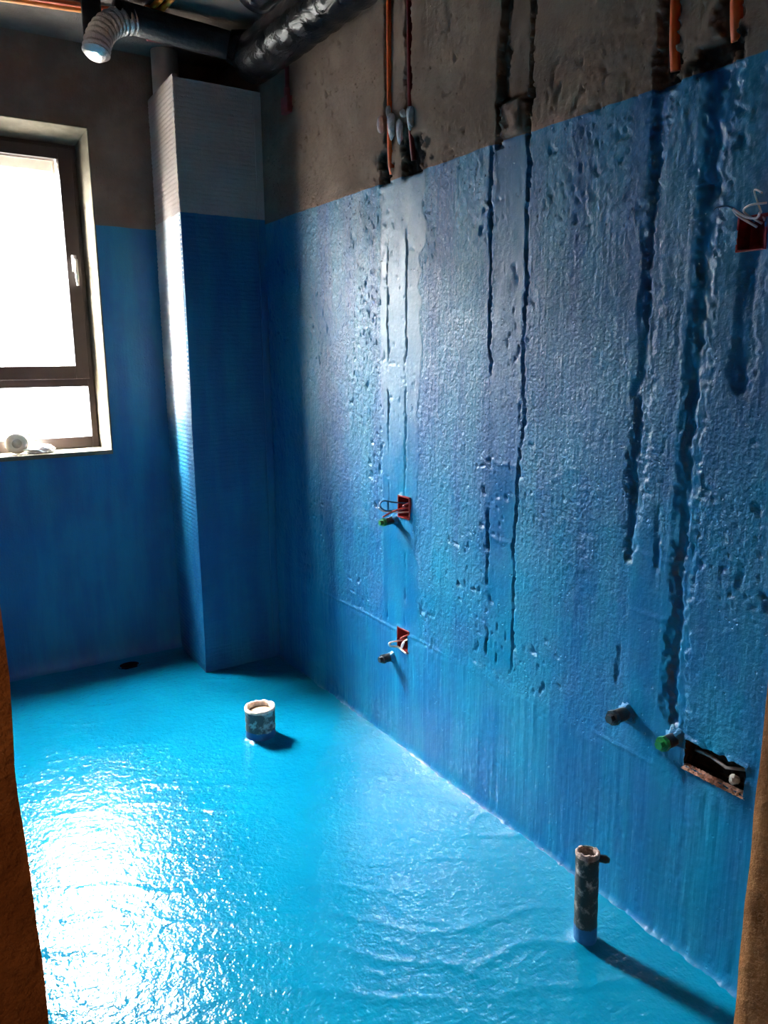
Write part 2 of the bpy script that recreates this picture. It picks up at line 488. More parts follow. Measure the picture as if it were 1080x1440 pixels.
# open chase floor between the two grooves above the coat, lump of mortar at its foot
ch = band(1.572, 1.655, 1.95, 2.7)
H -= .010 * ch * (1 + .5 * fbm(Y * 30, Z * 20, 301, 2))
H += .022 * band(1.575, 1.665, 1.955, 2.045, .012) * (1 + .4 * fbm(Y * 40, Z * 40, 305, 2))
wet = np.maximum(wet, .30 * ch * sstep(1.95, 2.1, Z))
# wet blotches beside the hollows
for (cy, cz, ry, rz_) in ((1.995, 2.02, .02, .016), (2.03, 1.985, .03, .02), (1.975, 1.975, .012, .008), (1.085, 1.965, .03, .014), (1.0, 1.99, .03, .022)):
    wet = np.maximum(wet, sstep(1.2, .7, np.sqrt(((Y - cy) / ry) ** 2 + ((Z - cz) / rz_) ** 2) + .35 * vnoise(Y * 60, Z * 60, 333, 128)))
# horizontal joins in the filled bands
for (y0, y1, zz) in ((1.565, 1.69, 1.095), (1.565, 1.69, .872), (1.04, 1.16, .94), (1.04, 1.16, .80)):
    H += .0018 * np.exp(-((Z - zz - .004 * vnoise(Y * 40, Y * 0, 341)) / .006) ** 2) * sstep(y0, y0 + .01, Y) * sstep(y1, y1 - .01, Y)
# bulged cove at the foot, ragged edges round the openings
H += .016 * np.exp(-Z / .011) * (1 + .25 * vnoise(Y * 22, Y * 0, 351))
for (y0, y1, z0, z1) in boxes + [cavity]:
    dd = np.maximum(np.maximum(y0 - Y, Y - y1), np.maximum(z0 - Z, Z - z1))
    H += .005 * np.exp(-(dd / .008) ** 2) * (dd > -.001) * (.3 + vnoise(Y * 70, Z * 70, 361, 256))
thin = np.clip(sstep(.25, .8, fbm(Y * 5, Z * 1.6, 371)) * sstep(1.1, 1.5, Z) * sstep(2.55, 2.45, Y) * sstep(1.9, 2.2, Y) * .8
               + .5 * fill_a * sstep(1.0, 1.5, Z) + .35 * fill_b * sstep(1.1, 1.4, Z), 0, 1)  # where the window's pale haze is painted on the wall
bare = np.zeros_like(Y)
cyc, czc = (Y[1:, 1:] + Y[:-1, :-1]) / 2, (Z[1:, 1:] + Z[:-1, :-1]) / 2
keep = np.ones(cyc.shape, bool)
for (y0, y1, z0, z1) in boxes + [cavity]:
    keep &= ~((cyc > y0) & (cyc < y1) & (czc > z0) & (czc < z1))
Yj = Y + .0025 * vnoise(Y * 80, Z * 80, 381, 256); Zj = Z + .0025 * vnoise(Y * 80, Z * 80, 385, 256)
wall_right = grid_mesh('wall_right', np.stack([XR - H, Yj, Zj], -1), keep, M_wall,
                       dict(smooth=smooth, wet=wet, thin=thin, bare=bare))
tag(wall_right, 'long right wall coated glossy blue below bare brown plaster with vertical chases')
attach(MB().box(XR + .085, XR + .2, YF - .1, YB + .2, -.1, ZC + .1).build('masonry', M_cem), wall_right)

# recess of the broken opening low on the right wall
cv = MB()
y0, y1, z0, z1 = cavity
xo, xb = XR + .003, XR + .055
def rough_quad(mb, a, b, c, d, nu, nv, amp, seed):
    a, b, c, d = map(Vector, (a, b, c, d)); rr = random.Random(seed)
    v = []; f = []
    for i in range(nu + 1):
        for j in range(nv + 1):
            s, t_ = i / nu, j / nv
            q = a.lerp(b, s).lerp(d.lerp(c, s), t_)
            edge = i in (0, nu) or j in (0, nv)
            v.append(q + Vector([rr.uniform(-amp, amp) * (.3 if edge else 1) for _ in range(3)]))
    for i in range(nu):
        for j in range(nv):
            k = i * (nv + 1) + j; f.append((k, k + nv + 1, k + nv + 2, k + 1))
    mb.add(v, f)
e_ = .006
rough_quad(cv, (xb, y0 - e_, z0 - e_), (xb, y1 + e_, z0 - e_), (xb, y1 + e_, z1 + e_), (xb, y0 - e_, z1 + e_), 14, 7, .006, 1)
rough_quad(cv, (xo, y0 - e_, z1 + e_), (xo, y1 + e_, z1 + e_), (xb, y1 + e_, z1 + e_), (xb, y0 - e_, z1 + e_), 14, 4, .003, 2)
rough_quad(cv, (xo, y0 - e_, z0), (xb, y0 - e_, z0), (xb, y0 - e_, z1 + e_), (xo, y0 - e_, z1 + e_), 4, 6, .003, 3)
rough_quad(cv, (xo, y1 + e_, z0), (xb, y1 + e_, z0), (xb, y1 + e_, z1 + e_), (xo, y1 + e_, z1 + e_), 4, 6, .003, 4)
ledge = MB()
rough_quad(ledge, (XR - .009, y0 - .002, z0 - .004), (XR - .009, y1 + .002, z0 - .004), (XR + .012, y1 + .002, z0 + .002), (XR + .012, y0 - .002, z0 + .002), 40, 5, .0032, 5)
rough_quad(ledge, (XR - .009, y0 - .002, z0 - .004), (XR - .009, y1 + .002, z0 - .004), (XR + .008, y1 + .002, z0 - .015), (XR + .008, y0 - .002, z0 - .015), 40, 3, .0022, 6)
rough_quad(cv, (XR + .010, y0 - e_, z0 + .001), (XR + .010, y1 + e_, z0 + .001), (xb, y1 + e_, z0 - .012), (xb, y0 - e_, z0 - .012), 14, 4, .003, 9)
cv.build('recess', M_cavity, wall_right)
ledge.build('broken_edge', M_pink, wall_right)
lum = MB()
bm = bmesh.new(); bmesh.ops.create_icosphere(bm, subdivisions=2, radius=1)
rr = random.Random(3)
lv = [(XR + .012 + v.co.x * .012 * rr.uniform(.8, 1.2), .866 + v.co.y * .012 * rr.uniform(.8, 1.2), .490 + v.co.z * .011 * rr.uniform(.8, 1.2)) for v in bm.verts]
lum.add(lv, [[v.index for v in f.verts] for f in bm.faces]); bm.free()
lum.build('mortar_lump', M_lump, wall_right)
MB().tube([(XR + .03, .975, .505), (XR + .02, .93, .513), (XR + .018, .89, .505), (XR + .03, .85, .515)], .004, 8).build('cable', M_lump, wall_right, True)

# ---- floor
fx = axis([XL - .02, XR + .01], .0085); fy = axis([YF - .14, 3.43, 3.51, YB + .01], .0085)
X, Yf = np.meshgrid(fx, fy, indexing='ij')
warp = .06 * fbm(X * 3, Yf * 3, 401)
arc = np.sqrt((X + .15) ** 2 + (Yf - .75) ** 2) + warp
arc2 = X * .55 + Yf * .83 + warp * 1.3
Hf = .0022 * fbm(X * 2.2, Yf * 2.2, 411) + .0009 * fbm(X * 18, Yf * 18, 421)
ridge = lambda s, k, sd: np.maximum(0, np.cos(s * k + 2.0 * fbm(X * 2, Yf * 2, sd))) ** 7
Hf += .0015 * ridge(arc, 46, 431) * sstep(.0, .5, fbm(X * 3, Yf * 3, 441)) + .0024 * ridge(arc2, 52, 451) * sstep(-.05, .5, fbm(X * 2.6, Yf * 2.6, 461))
Hf += .012 * np.exp(-(XR - X) / .014) + .014 * np.exp(-(YB - Yf) / .025)
# collars where the pipes come through
for (px, py, pr_) in ((1.045, 2.485, .055), (1.283, 1.100, .027)):
    Hf += .010 * np.exp(-np.maximum(0, np.hypot(X - px, Yf - py) - pr_) / .014)
DR = (.815, 3.452, .034)
rd = np.hypot((X - DR[0]) / 1.25, Yf - DR[1])
Hf -= .05 * sstep(DR[2] + .004, DR[2] - .006, rd)
floor = grid_mesh('floor', np.stack([X, Yf, Hf], -1), np.ones((len(fx) - 1, len(fy) - 1), bool), M_floor)
tag(floor, 'wet glossy bright blue waterproofed floor')
MB().box(XL - .2, XR + .2, YF - .13, YB + .2, -.25, -.07).build('slab', M_cem, floor)

# ---- ceiling
ceiling = MB().box(-1.7, 2.0, -2.1, YB + .3, ZC, ZC + .2).build('ceiling', M_ceil, kind='structure')
tag(ceiling, 'bare grey concrete ceiling')

# ---- back wall with the window opening
bx_ = axis([XL - .02, WX0, WX1, XR + .02], .012); bz_ = axis([0.0, WZ0, ZP, WZ1, ZC], .012)
Xb, Zb = np.meshgrid(bx_, bz_, indexing='ij')
Hb = .004 * fbm(Xb * 3, Zb * 3, 501) + .0012 * fbm(Xb * 30, Zb * 22, 511) + .03 * np.exp(-Zb / .02)
Hb += .003 * vnoise(Xb * 5, Zb * 1.5, 515)
inw = (Xb > WX0 - .03) & (Xb < WX1 + .03) & (Zb > WZ0 - .03) & (Zb < WZ1 + .03)
Hb[inw] *= .4
cx, cz = (Xb[1:, 1:] + Xb[:-1, :-1]) / 2, (Zb[1:, 1:] + Zb[:-1, :-1]) / 2
keep = ~((cx > WX0) & (cx < WX1) & (cz > WZ0) & (cz < WZ1))
wall_back = grid_mesh('wall_back', np.stack([Xb, YB - Hb, Zb], -1), keep, M_back)
tag(wall_back, 'far wall with the window, blue below and bare brown plaster above')
k = MB()
for a in ((XL - .2, WX0, 0, ZC + .1), (WX1, XR + .2, 0, ZC + .1), (WX0, WX1, -.05, WZ0), (WX0, WX1, WZ1, ZC + .1)):
    k.box(a[0], a[1], YB + .012, YB + .215, a[2], a[3])
k.build('masonry', M_reveal, wall_back)
# plaster lining of the reveal, slightly splayed (one mesh per side)
def lining(name, q, thick):
    """q: four corners (room edge a, b; frame edge c, d); thick: offset vector into the masonry"""
    q = [Vector(v) for v in q]; t_ = Vector(thick)
    MB().add(q + [v + t_ for v in q], [(0, 1, 2, 3), (7, 6, 5, 4), (0, 4, 5, 1), (1, 5, 6, 2), (2, 6, 7, 3), (3, 7, 4, 0)]).build(name, M_reveal, wall_back, bevel=.003)
y0_, y1_ = YB - .006, YW + .06
lining('reveal', [(WX1, y0_, WZ0 - .005), (WX1, y0_, WZ1), (FX1, y1_, FZ1), (FX1, y1_, FZ0)], (.008, 0, 0))
lining('reveal', [(WX0, y0_, WZ0 - .005), (WX0, y0_, WZ1), (FX0, y1_, FZ1), (FX0, y1_, FZ0)], (-.008, 0, 0))
lining('reveal', [(WX0 - .006, y0_, WZ1), (WX1 + .006, y0_, WZ1), (FX1 + .02, y1_, FZ1), (FX0 - .02, y1_, FZ1)], (0, 0, .008))
lining('window_sill', [(WX0 - .006, y0_ - .003, WZ0), (WX1 + .006, y0_ - .003, WZ0), (FX1 + .02, y1_, FZ0), (FX0 - .02, y1_, FZ0)], (0, 0, -.02))

# ---- left wall, door wall, hall
wall_left = MB().box(XL - .15, XL, YH, YB + .1, 0, ZC).build('wall_left', M_back, kind='structure')
tag(wall_left, 'left wall of the bathroom, outside the frame')
AZL, AZR = math.radians(5.06), math.radians(60.86)
JL, JR = YH * math.tan(AZL), YF * math.tan(AZR)
def jamb_block(x0, x1, y0, y1, z0, z1, edge, seed, name):
    """plastered end of the door wall; only the visible arris is ragged"""
    nz = 150; ny = 8; nx = 14
    xs = np.linspace(0, 1, nx + 1); v = []; f = []
    rg = np.random.default_rng(seed)
    zz = np.linspace(z0, z1, nz + 1)
    if edge == 'hi':   # ragged end at x1: section runs x0,y0 -> x1,y0 -> x1,y1 -> x0,y1
        sec = [(x0 + (x1 - x0) * s, y0) for s in xs] + [(x1, y0 + (y1 - y0) * s) for s in np.linspace(0, 1, ny + 1)[1:]] + [(x1 + (x0 - x1) * s, y1) for s in xs[1:]]
    else:
        sec = [(x1 + (x0 - x1) * s, y1) for s in xs] + [(x0, y1 + (y0 - y1) * s) for s in np.linspace(0, 1, ny + 1)[1:]] + [(x0 + (x1 - x0) * s, y0) for s in xs[1:]]
    n = len(sec)
    sec = np.array(sec)
    SI, ZI = np.meshgrid(np.arange(n), zz, indexing='ij')
    dx = .0022 * fbm(SI * .35, ZI * 14, seed, 3); dy = .0022 * fbm(SI * .35 + 9, ZI * 14, seed + 5, 3)
    lump = .004 * np.maximum(0, vnoise(ZI * 11, SI * 0 + .5, seed + 9, 128) - .35)
    PX = sec[:, 0][:, None] + dx + (lump if edge == 'hi' else -lump); PY = sec[:, 1][:, None] + dy
    v = np.stack([PX, PY, ZI], -1).reshape(-1, 3)
    for i in range(n - 1):
        for j in range(nz):
            a = i * (nz + 1) + j; f.append((a, a + nz + 1, a + nz + 2, a + 1))
    return mesh_obj(name, v, f, M_jamb)
wall_front = empty('wall_front', (0, YF, 0), 'brown plastered door wall framing the view at both edges', kind='structure')
jl = jamb_block(XL - .2, JL, YH, YF, -.02, 2.12, 'hi', 601, 'door_jamb'); attach(jl, wall_front)
jr = jamb_block(JR, XR + .2, YH, YF, -.02, 2.12, 'lo', 621, 'door_jamb'); attach(jr, wall_front)
MB().box(XL - .2, XR + .2, YH, YF, 2.1, ZC + .02).build('lintel', M_jamb, wall_front)
hall = empty('wall_hall', (0, 0, 0), 'plastered hall behind the camera', kind='structure')
for nm, args in (('side_wall', (-1.5, -1.35, -1.9, YH, 0, ZC)), ('side_wall', (1.65, 1.8, -1.9, YH + .12, 0, ZC)),
                 ('end_wall', (-1.5, 1.8, -2.0, -1.85, 0, ZC)), ('partition', (-1.5, XL - .15, YH, YF, 0, ZC)), ('partition', (XR + .15, 1.8, YH, YF, 0, ZC))):
    MB().box(*args).build(nm, M_hall, hall)
hf = MB().box(-1.5, 1.8, -2.0, YF - .10, -.25, -.012).build('floor_hall', M_cem, kind='structure')
tag(hf, 'bare cement floor of the hall')

# ---- added unseen blocker: hides low sky, its tall part shapes the boxing shadow
blocker = MB().box(-5.2, 22, 11.7, 12.4, -12, 4.3).box(-9.8, -5.2, 11.7, 12.4, -12, 19).build('sky_blocker_wall', plain('dull_blocker', (.15, .145, .14), .9, var=.1, scale=.6, spec=.2), kind='structure')
tag(blocker, 'added unseen block outside the window, hides the low sky')

# ---- window
win = empty('window_1', ((WX0 + WX1) / 2, YW, WZ0), 'brown framed window with a handle, bright white daylight outside', kind='structure')
def ring(x0, x1, z0, z1, w, y0, y1, wt_=None, wb_=None):
    wt_ = wt_ or w; wb_ = wb_ or w
    return [(x0, x0 + w, y0, y1, z0, z1), (x1 - w, x1, y0, y1, z0, z1), (x0 + w, x1 - w, y0, y1, z1 - wt_, z1), (x0 + w, x1 - w, y0, y1, z0, z0 + wb_)]
fm = MB()
for b in ring(FX0, FX1, FZ0, FZ1, .028, YW, YW + .055, .030, .054): fm.box(*b)
fm.build('outer_frame', M_frame, win, bevel=.003)
MB().box(FX0 + .028, FX1 - .028, YW - .002, YW + .055, 1.268, 1.320).build('transom', M_frame, win, bevel=.003)
sash = MB()
for b in ring(FX0 + .018, FX1 - .018, 1.302, FZ1 - .016, .060, YW - .016, YW + .035, .050, .060): sash.box(*b)
so = sash.build('sash', M_frame, win, bevel=.003)
hd = MB(); hd.box(.757, .777, YW - .026, YW - .016, 1.765, 1.835); hd.tube([(.767, YW - .026, 1.808), (.767, YW - .052, 1.808)], .008, 12)
hd.tube([(.767, YW - .050, 1.815), (.768, YW - .052, 1.75), (.770, YW - .050, 1.705)], [.009, .008, .006], 12)
hd.build('handle', M_handle, so, True)
MB().box(FX0 + .07, FX1 - .07, YW + .018, YW + .024, 1.345, FZ1 - .055).build('pane', M_glass, win)
MB().box(FX0 + .02, FX1 - .02, YW + .028, YW + .034, FZ0 + .045, 1.28).build('pane', M_glass, win)
sc_ = MB().box(FX0 + .06, FX1 - .082, YW + .040, YW + .065, 2.180, 2.235)
sc_.box(FX1 - .096, FX1 - .080, YW + .036, YW + .068, 2.165, 2.235)
sc_.build('screen_rail', M_cream, win, bevel=.003)

# ================================================================== THINGS
# ---- ribbed board boxing round the soil stack
box = empty('pipe_boxing', (BX + .18, (BY + YB) / 2, 0), 'tall ribbed board pipe boxing in the far corner, blue below and white above', 'pipe boxing')
def ribbed(p0, p1, nrm, z0, z1, pitch, depth, name, ragged=False, seed=5):
    """vertical board from p0 to p1 whose face carries fine horizontal ribs"""
    p0, p1, nrm = Vector(p0), Vector(p1), Vector(nrm); nz = int((z1 - z0) / pitch * 4); nu = 24
    rg = random.Random(seed); v = []; f = []
    for j in range(nz + 1):
        z = z0 + (z1 - z0) * j / nz
        r_ = depth * (1, .55, 0, .55)[j % 4]
        for i in range(nu + 1):
            s = i / nu
            q = p0.lerp(p1, s)
            w_ = .0016 * math.sin(z * 5 + s * 3) + rg.uniform(-.0006, .0006)
            rag = 0
            if ragged and i == 0: rag = (rg.uniform(-.012, .004))
            if ragged and i == 1: rag = rg.uniform(-.006, .004)
            d_ = (p1 - p0).normalized()
            v.append((q + nrm * (r_ + w_) + d_ * rag) + Vector((0, 0, z)))
    for j in range(nz):
        for i in range(nu):
            a = j * (nu + 1) + i; f.append((a, a + 1, a + nu + 2, a + nu + 1))
    n0 = len(v)
    # back face and rim give the board its thickness
    th = .02
    rim = [j * (nu + 1) for j in range(nz + 1)], [j * (nu + 1) + nu for j in range(nz + 1)]
    for i in range(nu + 1): v.append(Vector(v[nz * (nu + 1) + i]) - nrm * th)
    for i in range(nu):
        a = nz * (nu + 1) + i; f.append((a, a + 1, n0 + i + 1, n0 + i))
    n1 = len(v)
    for side in rim:
        for a in side: v.append(Vector(v[a]) - nrm * th)
    for s_, side in enumerate(rim):
        for j in range(nz): f.append((side[j], side[j + 1], n1 + s_ * (nz + 1) + j + 1, n1 + s_ * (nz + 1) + j))
    b0 = n1; b1 = n1 + nz + 1
    f.append((b0, b1, b1 + nz, b0 + nz))
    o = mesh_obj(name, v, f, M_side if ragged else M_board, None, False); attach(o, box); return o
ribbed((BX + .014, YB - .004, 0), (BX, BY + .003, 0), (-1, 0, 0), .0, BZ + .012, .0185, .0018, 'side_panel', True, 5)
ribbed((BX + .0, BY, 0), (XR - .002, BY, 0), (0, -1, 0), .0, BZ, .0185, .0008, 'front_panel', False, 6)
# filler bead down the corner with the right wall and a corner bead
MB().box(XR - .034, XR - .003, BY - .006, BY + .012, .02, BZ - .02).build('joint_filler', M_board, box)

# ---- soil stack seen above the boxing
st = MB().tube([(1.150, 3.462, 2.30), (1.150, 3.462, 2.649)], .055, 32)
tag(st.build('soil_stack_pipe', M_pvc, None, True), 'pale vertical plastic pipe rising out of the boxing to the ceiling', 'pipe')

# ---- pipe stubs in the floor
def floor_stub(name, cx, cy, r, ri, h, zp, label, dark, tilt=(0, 0), rimz=.0, amount=.5, rim_mat=None, pale=(.36, .31, .27)):
    e0 = empty(name, (cx, cy, 0), label, 'pipe')
    mat = stub_mat(name + '_smeared', zp, dark, amount=amount, pale=pale)
    b = MB(); n = 14; pts = []; rads = []
    for i in range(n + 1):
        s = i / n
        pts.append((cx + tilt[0] * s, cy + tilt[1] * s, -.03 + (h + .03) * s))
        rads.append(r * (1 + .05 * math.sin(i * 2.1) * (.4 if i < n else 0)))
    b.tube(pts, rads, 40, True, ri)
    o = b.build('pipe_wall', mat, e0, True)
    # ragged rim
    rb = MB(); seg = 40; rg = random.Random(int(cx * 100)); v = []; f = []
    for k2 in range(seg):
        a_ = 2 * math.pi * k2 / seg; j1 = rg.uniform(-.002, .003) + rimz * math.cos(a_ + 2.2)
        for rr_, zz_ in ((r * 1.035, -.006), (r * 1.03, .003 + j1), (ri * .985, .003 + j1), (ri * .98, -.02)):
            v.append((cx + tilt[0] + math.cos(a_) * rr_, cy + tilt[1] + math.sin(a_) * rr_, h + zz_))
    for k2 in range(seg):
        for q in range(3):
            a_, b_ = k2 * 4 + q, ((k2 + 1) % seg) * 4 + q
            f.append((a_, b_, b_ + 1, a_ + 1))
    rb.add(v, f)
    rb.build('rim', rim_mat or M_rim, o, True)
    return e0
M_rim = plain('cut_pipe_rim', (.66, .56, .46), .7, var=.3, scale=70, bump=.002)
s1 = floor_stub('toilet_drain_stub', 1.045, 2.485, .055, .0475, .118, .036, 'short wide pale pipe stub standing open in the blue floor', (.045, .065, .065), amount=.56, pale=(.24, .36, .36))
M_sand = plain('sandy_plug', (.50, .36, .24), .9, var=.25, scale=50, bump=.003, spec=.1)
MB().tube([(1.045, 2.485, .02), (1.045, 2.485, .102)], .046, 32).build('sand_fill', M_sand, s1, True)
s2 = floor_stub('basin_drain_stub', 1.283, 1.100, .0275, .022, .243, .050, 'tall thin cement smeared pipe stub near the right wall', (.016, .020, .018), tilt=(-.006, .002), rimz=.004, amount=.60, rim_mat=plain('cemented_rim', (.30, .22, .19), .9, var=.4, scale=70, bump=.003))
MB().tube([(1.278, 1.102, .03), (1.277, 1.102, .205)], .0215, 24).build('bore_fill', plain('brown_bore', (.16, .07, .05), .9, var=.4, scale=60), s2, True)
bl = MB(); bl.tube([(1.296, 1.083, .232), (1.306, 1.072, .231), (1.312, 1.066, .229)], [.009, .010, .006], 10)
bl.build('cement_blob', M_dark, s2, True)

# ---- floor drain by the back wall
fd = empty('floor_drain', (DR[0], DR[1], -.02), 'small dark floor drain hole by the far wall under the window', 'drain')
rg_ = MB(); seg = 32; v = []; f = []
for k2 in range(seg):
    a_ = 2 * math.pi * k2 / seg
    for rr_, zz_ in ((DR[2] * 1.02, .006), (DR[2] * .86, .006), (DR[2] * .84, -.03)):
        v.append((DR[0] + math.cos(a_) * rr_ * 1.25, DR[1] + math.sin(a_) * rr_, zz_ - .004))
for k2 in range(seg):
    for q in range(2):
        a_, b_ = k2 * 3 + q, ((k2 + 1) % seg) * 3 + q; f.append((a_, b_, b_ + 1, a_ + 1))
rg_.add(v, f).build('drain_ring', M_black, fd, True)
MB().tube([(DR[0], DR[1], -.045), (DR[0], DR[1], -.026)], DR[2] * 1.0, 24).build('drain_bottom', M_black, fd, True)

# ---- red socket boxes
def socket_box(bx4, label, wires, sub=.045):
    y0, y1, z0, z1 = bx4; w = .004
    e0 = empty('socket_box', (XR, (y0 + y1) / 2, z0), label, 'socket box', 'red recessed socket boxes in the blue wall')
    x0, x1 = XR - .004, XR + sub
    y0 -= .003; y1 += .003; z0 -= .003; z1 += .003
    b = MB()
    for a in ((x0, x1, y0, y0 + w, z0, z1), (x0, x1, y1 - w, y1, z0, z1), (x0, x1, y0, y1, z0, z0 + w), (x0, x1, y0, y1, z1 - w, z1), (x1 - w, x1, y0, y1, z0, z1)): b.box(*a)
    b.build('shell', M_redbox, e0)
    for pts, rad, mt, nm in wires:
        P = [Vector(p) for p in pts]; Q = []
        for i in range(len(P) - 1):      # smooth the bends
            p0_, p1_, p2_, p3_ = P[max(i - 1, 0)], P[i], P[i + 1], P[min(i + 2, len(P) - 1)]
            for s in range(6):
                t_ = s / 6
                Q.append(.5 * ((2 * p1_) + (p2_ - p0_) * t_ + (2 * p0_ - 5 * p1_ + 4 * p2_ - p3_) * t_ ** 2 + (-p0_ + 3 * p1_ - 3 * p2_ + p3_) * t_ ** 3))
        Q.append(P[-1])
        MB().tube(Q, rad, 8).build(nm, mt, e0, True)
    return e0
xw = XR
socket_box(boxes[0], 'red socket box with looping wires, upper one beside the green plug', [
    ([(xw + .03, 2.12, .88), (xw - .012, 2.105, .895), (xw - .02, 2.090, .905), (xw + .02, 2.10, .91)], .0028, M_wirer, 'wire'),
    ([(xw + .03, 2.13, .885), (xw - .015, 2.135, .882), (xw - .045, 2.150, .868), (xw - .065, 2.155, .858)], .0030, M_wirer, 'wire'),
    ([(xw + .03, 2.13, .90), (xw - .02, 2.15, .905), (xw - .055, 2.165, .912), (xw - .07, 2.165, .898), (xw - .055, 2.155, .88), (xw - .02, 2.145, .878), (xw + .02, 2.13, .884)], .0024, M_wireb, 'wire'),
    ([(xw + .03, 2.125, .87), (xw - .02, 2.14, .872), (xw - .06, 2.16, .878), (xw - .075, 2.165, .89)], .0026, M_wirew, 'wire')])
socket_box(boxes[1], 'red socket box with bent copper wires, lower one just above the floor band', [
    ([(xw + .03, 2.14, .40), (xw - .008, 2.13, .415), (xw - .012, 2.105, .432), (xw + .02, 2.098, .44)], .0034, M_wirer, 'wire'),
    ([(xw + .03, 2.11, .42), (xw - .01, 2.112, .41), (xw - .014, 2.118, .385), (xw - .010, 2.106, .41)], .0026, M_wirew, 'wire'),
    ([(xw + .02, 2.15, .40), (xw - .03, 2.165, .395), (xw - .034, 2.16, .385), (xw - .01, 2.15, .38), (xw - .004, 2.12, .372), (xw - .006, 2.10, .369)], .0036, M_wirew, 'wire')])
socket_box(boxes[2], 'small red socket box with white wires high at the right edge', [
    ([(xw + .02, .93, 1.64), (xw - .03, .935, 1.655), (xw - .045, .94, 1.668), (xw - .035, .92, 1.652), (xw - .03, .90, 1.648), (xw - .045, .885, 1.654)], .0024, M_wirew, 'wire'),
    ([(xw + .02, .92, 1.645), (xw - .04, .92, 1.66), (xw - .055, .90, 1.668), (xw - .05, .87, 1.668)], .0020, M_wirew, 'wire'),
    ([(xw + .02, .935, 1.65), (xw - .03, .955, 1.675), (xw - .04, .975, 1.678), (xw - .04, .985, 1.674)], .0016, M_wireb, 'wire'),
    ([(xw + .02, .915, 1.65), (xw - .06, .89, 1.69), (xw - .075, .865, 1.682)], .0018, M_wirew, 'wire')], .04)

# ---- water pipe stubs coming out of the right wall
def water_stub(y, z, L, r, label, capmat, dy=0.0, dz=0.0, flange=False):
    e0 = empty('water_pipe_stub', (XR, y, z), label, 'pipe stub', 'plugged water pipe stubs in the blue wall')
    p0 = Vector((XR + .03, y, z)); p1 = Vector((XR - L, y + dy, z + dz))
    fit = MB().tube([p0, p0.lerp(p1, .7), p1], [r * 1.25, r * 1.25, r * 1.2], 20).build('fitting', M_dark, e0, True)
    d_ = (p1 - p0).normalized()
    b = MB(); b.tube([p1 - d_ * .004, p1 + d_ * .006], r * 1.42, 8); b.tube([p1, p1 + d_ * .018], r * .85, 6)
    b.build('plug', capmat, fit)
    # mortar left round the pipe
    seg = 22; v = []; f = []; rg = random.Random(int(y * 1000))
    for k2 in range(seg):
        a_ = 2 * math.pi * k2 / seg
        j1 = rg.uniform(.75, 1.3)
        v += [(XR - .014 * j1, y + math.cos(a_) * r * 1.2, z + math.sin(a_) * r * 1.2), (XR + .004, y + math.cos(a_) * r * 2.1 * j1, z + math.sin(a_) * r * 2.1 * j1)]
    for k2 in range(seg): f.append((k2 * 2, k2 * 2 + 1, (k2 * 2 + 3) % (2 * seg), (k2 * 2 + 2) % (2 * seg)))
    MB().add(v, f).build('mortar_collar', M_wall, e0, True)
    return e0
water_stub(2.178, .838, .045, .0105, 'water pipe stub with dark green plug beside the upper red socket box', M_green, .0, -.004)
water_stub(2.196, .325, .040, .0125, 'dark water pipe stub below the lower red socket box', M_dark)
water_stub(1.148, .535, .050, .0135, 'dark water pipe stub left of the green plugged one at the right', M_dark)
water_stub(1.008, .528, .045, .0125, 'water pipe stub with bright green plug beside the broken wall opening', M_green)

# ---- conduits
def conduit(name, paths, r, mat, label, group, dabs=(), end=None, cat='conduit'):
    P = [Vector(p) for p in paths]
    e0 = empty(name, P[-1], label, cat, group)
    n = 60; L = [P[0].lerp(P[-1], i / n) if len(P) == 2 else None for i in range(n + 1)]
    if len(P) > 2:
        L = []
        for i in range(len(P) - 1):
            p0_, p1_, p2_, p3_ = P[max(i - 1, 0)], P[i], P[i + 1], P[min(i + 2, len(P) - 1)]
            for s in range(12):
                t_ = s / 12
                L.append(.5 * ((2 * p1_) + (p2_ - p0_) * t_ + (2 * p0_ - 5 * p1_ + 4 * p2_ - p3_) * t_ ** 2 + (-p0_ + 3 * p1_ - 3 * p2_ + p3_) * t_ ** 3))
        L.append(P[-1])
    MB().tube(L, r, 16).build('tube', mat, e0, True)
    for i, (cy, cz, ry, rz_, sd) in enumerate(dabs):
        bm = bmesh.new(); bmesh.ops.create_icosphere(bm, subdivisions=3, radius=1); rg = random.Random(sd)
        ph = rg.uniform(0, 9)
        v = []
        for q in bm.verts:
            c = q.co; k_ = 1 + .22 * math.sin(c.y * 5 + ph) * math.sin(c.z * 4 + ph) + rg.uniform(-.04, .04)
            v.append((XR - .004 + c.x * .012, cy + c.y * ry * k_ + .25 * ry * c.z, cz + c.z * rz_ * k_))
        f = [[q.index for q in fc.verts] for fc in bm.faces]; bm.free()
        MB().add(v, f).build('plaster_dab', M_dab, e0, True)
    if end: end(e0)
    return e0
GW = 'electrical conduits chased into the right wall'
conduit('wall_conduit', [(XR + .001, 2.198, ZC), (XR + .001, 2.199, 2.3), (XR + .003, 2.200, 2.04), (XR + .012, 2.202, 1.97)], .010, M_orange,
        'thin orange conduit on the bare wall above the bright glare, with white plaster dabs', GW,
        [(2.248, 2.125, .010, .026, 1), (2.182, 2.108, .016, .040, 2), (2.196, 2.150, .007, .022, 3)])
conduit('wall_conduit', [(XR + .004, 2.098, ZC), (XR + .004, 2.094, 2.3), (XR + .006, 2.090, 2.09), (XR + .016, 2.088, 1.99)], .0085, M_red,
        'thin dark red conduit right of the thin orange one, with white plaster dabs', GW,
        [(2.078, 2.108, .013, .034, 4), (2.136, 2.082, .012, .036, 5), (2.118, 2.128, .008, .012, 6)])
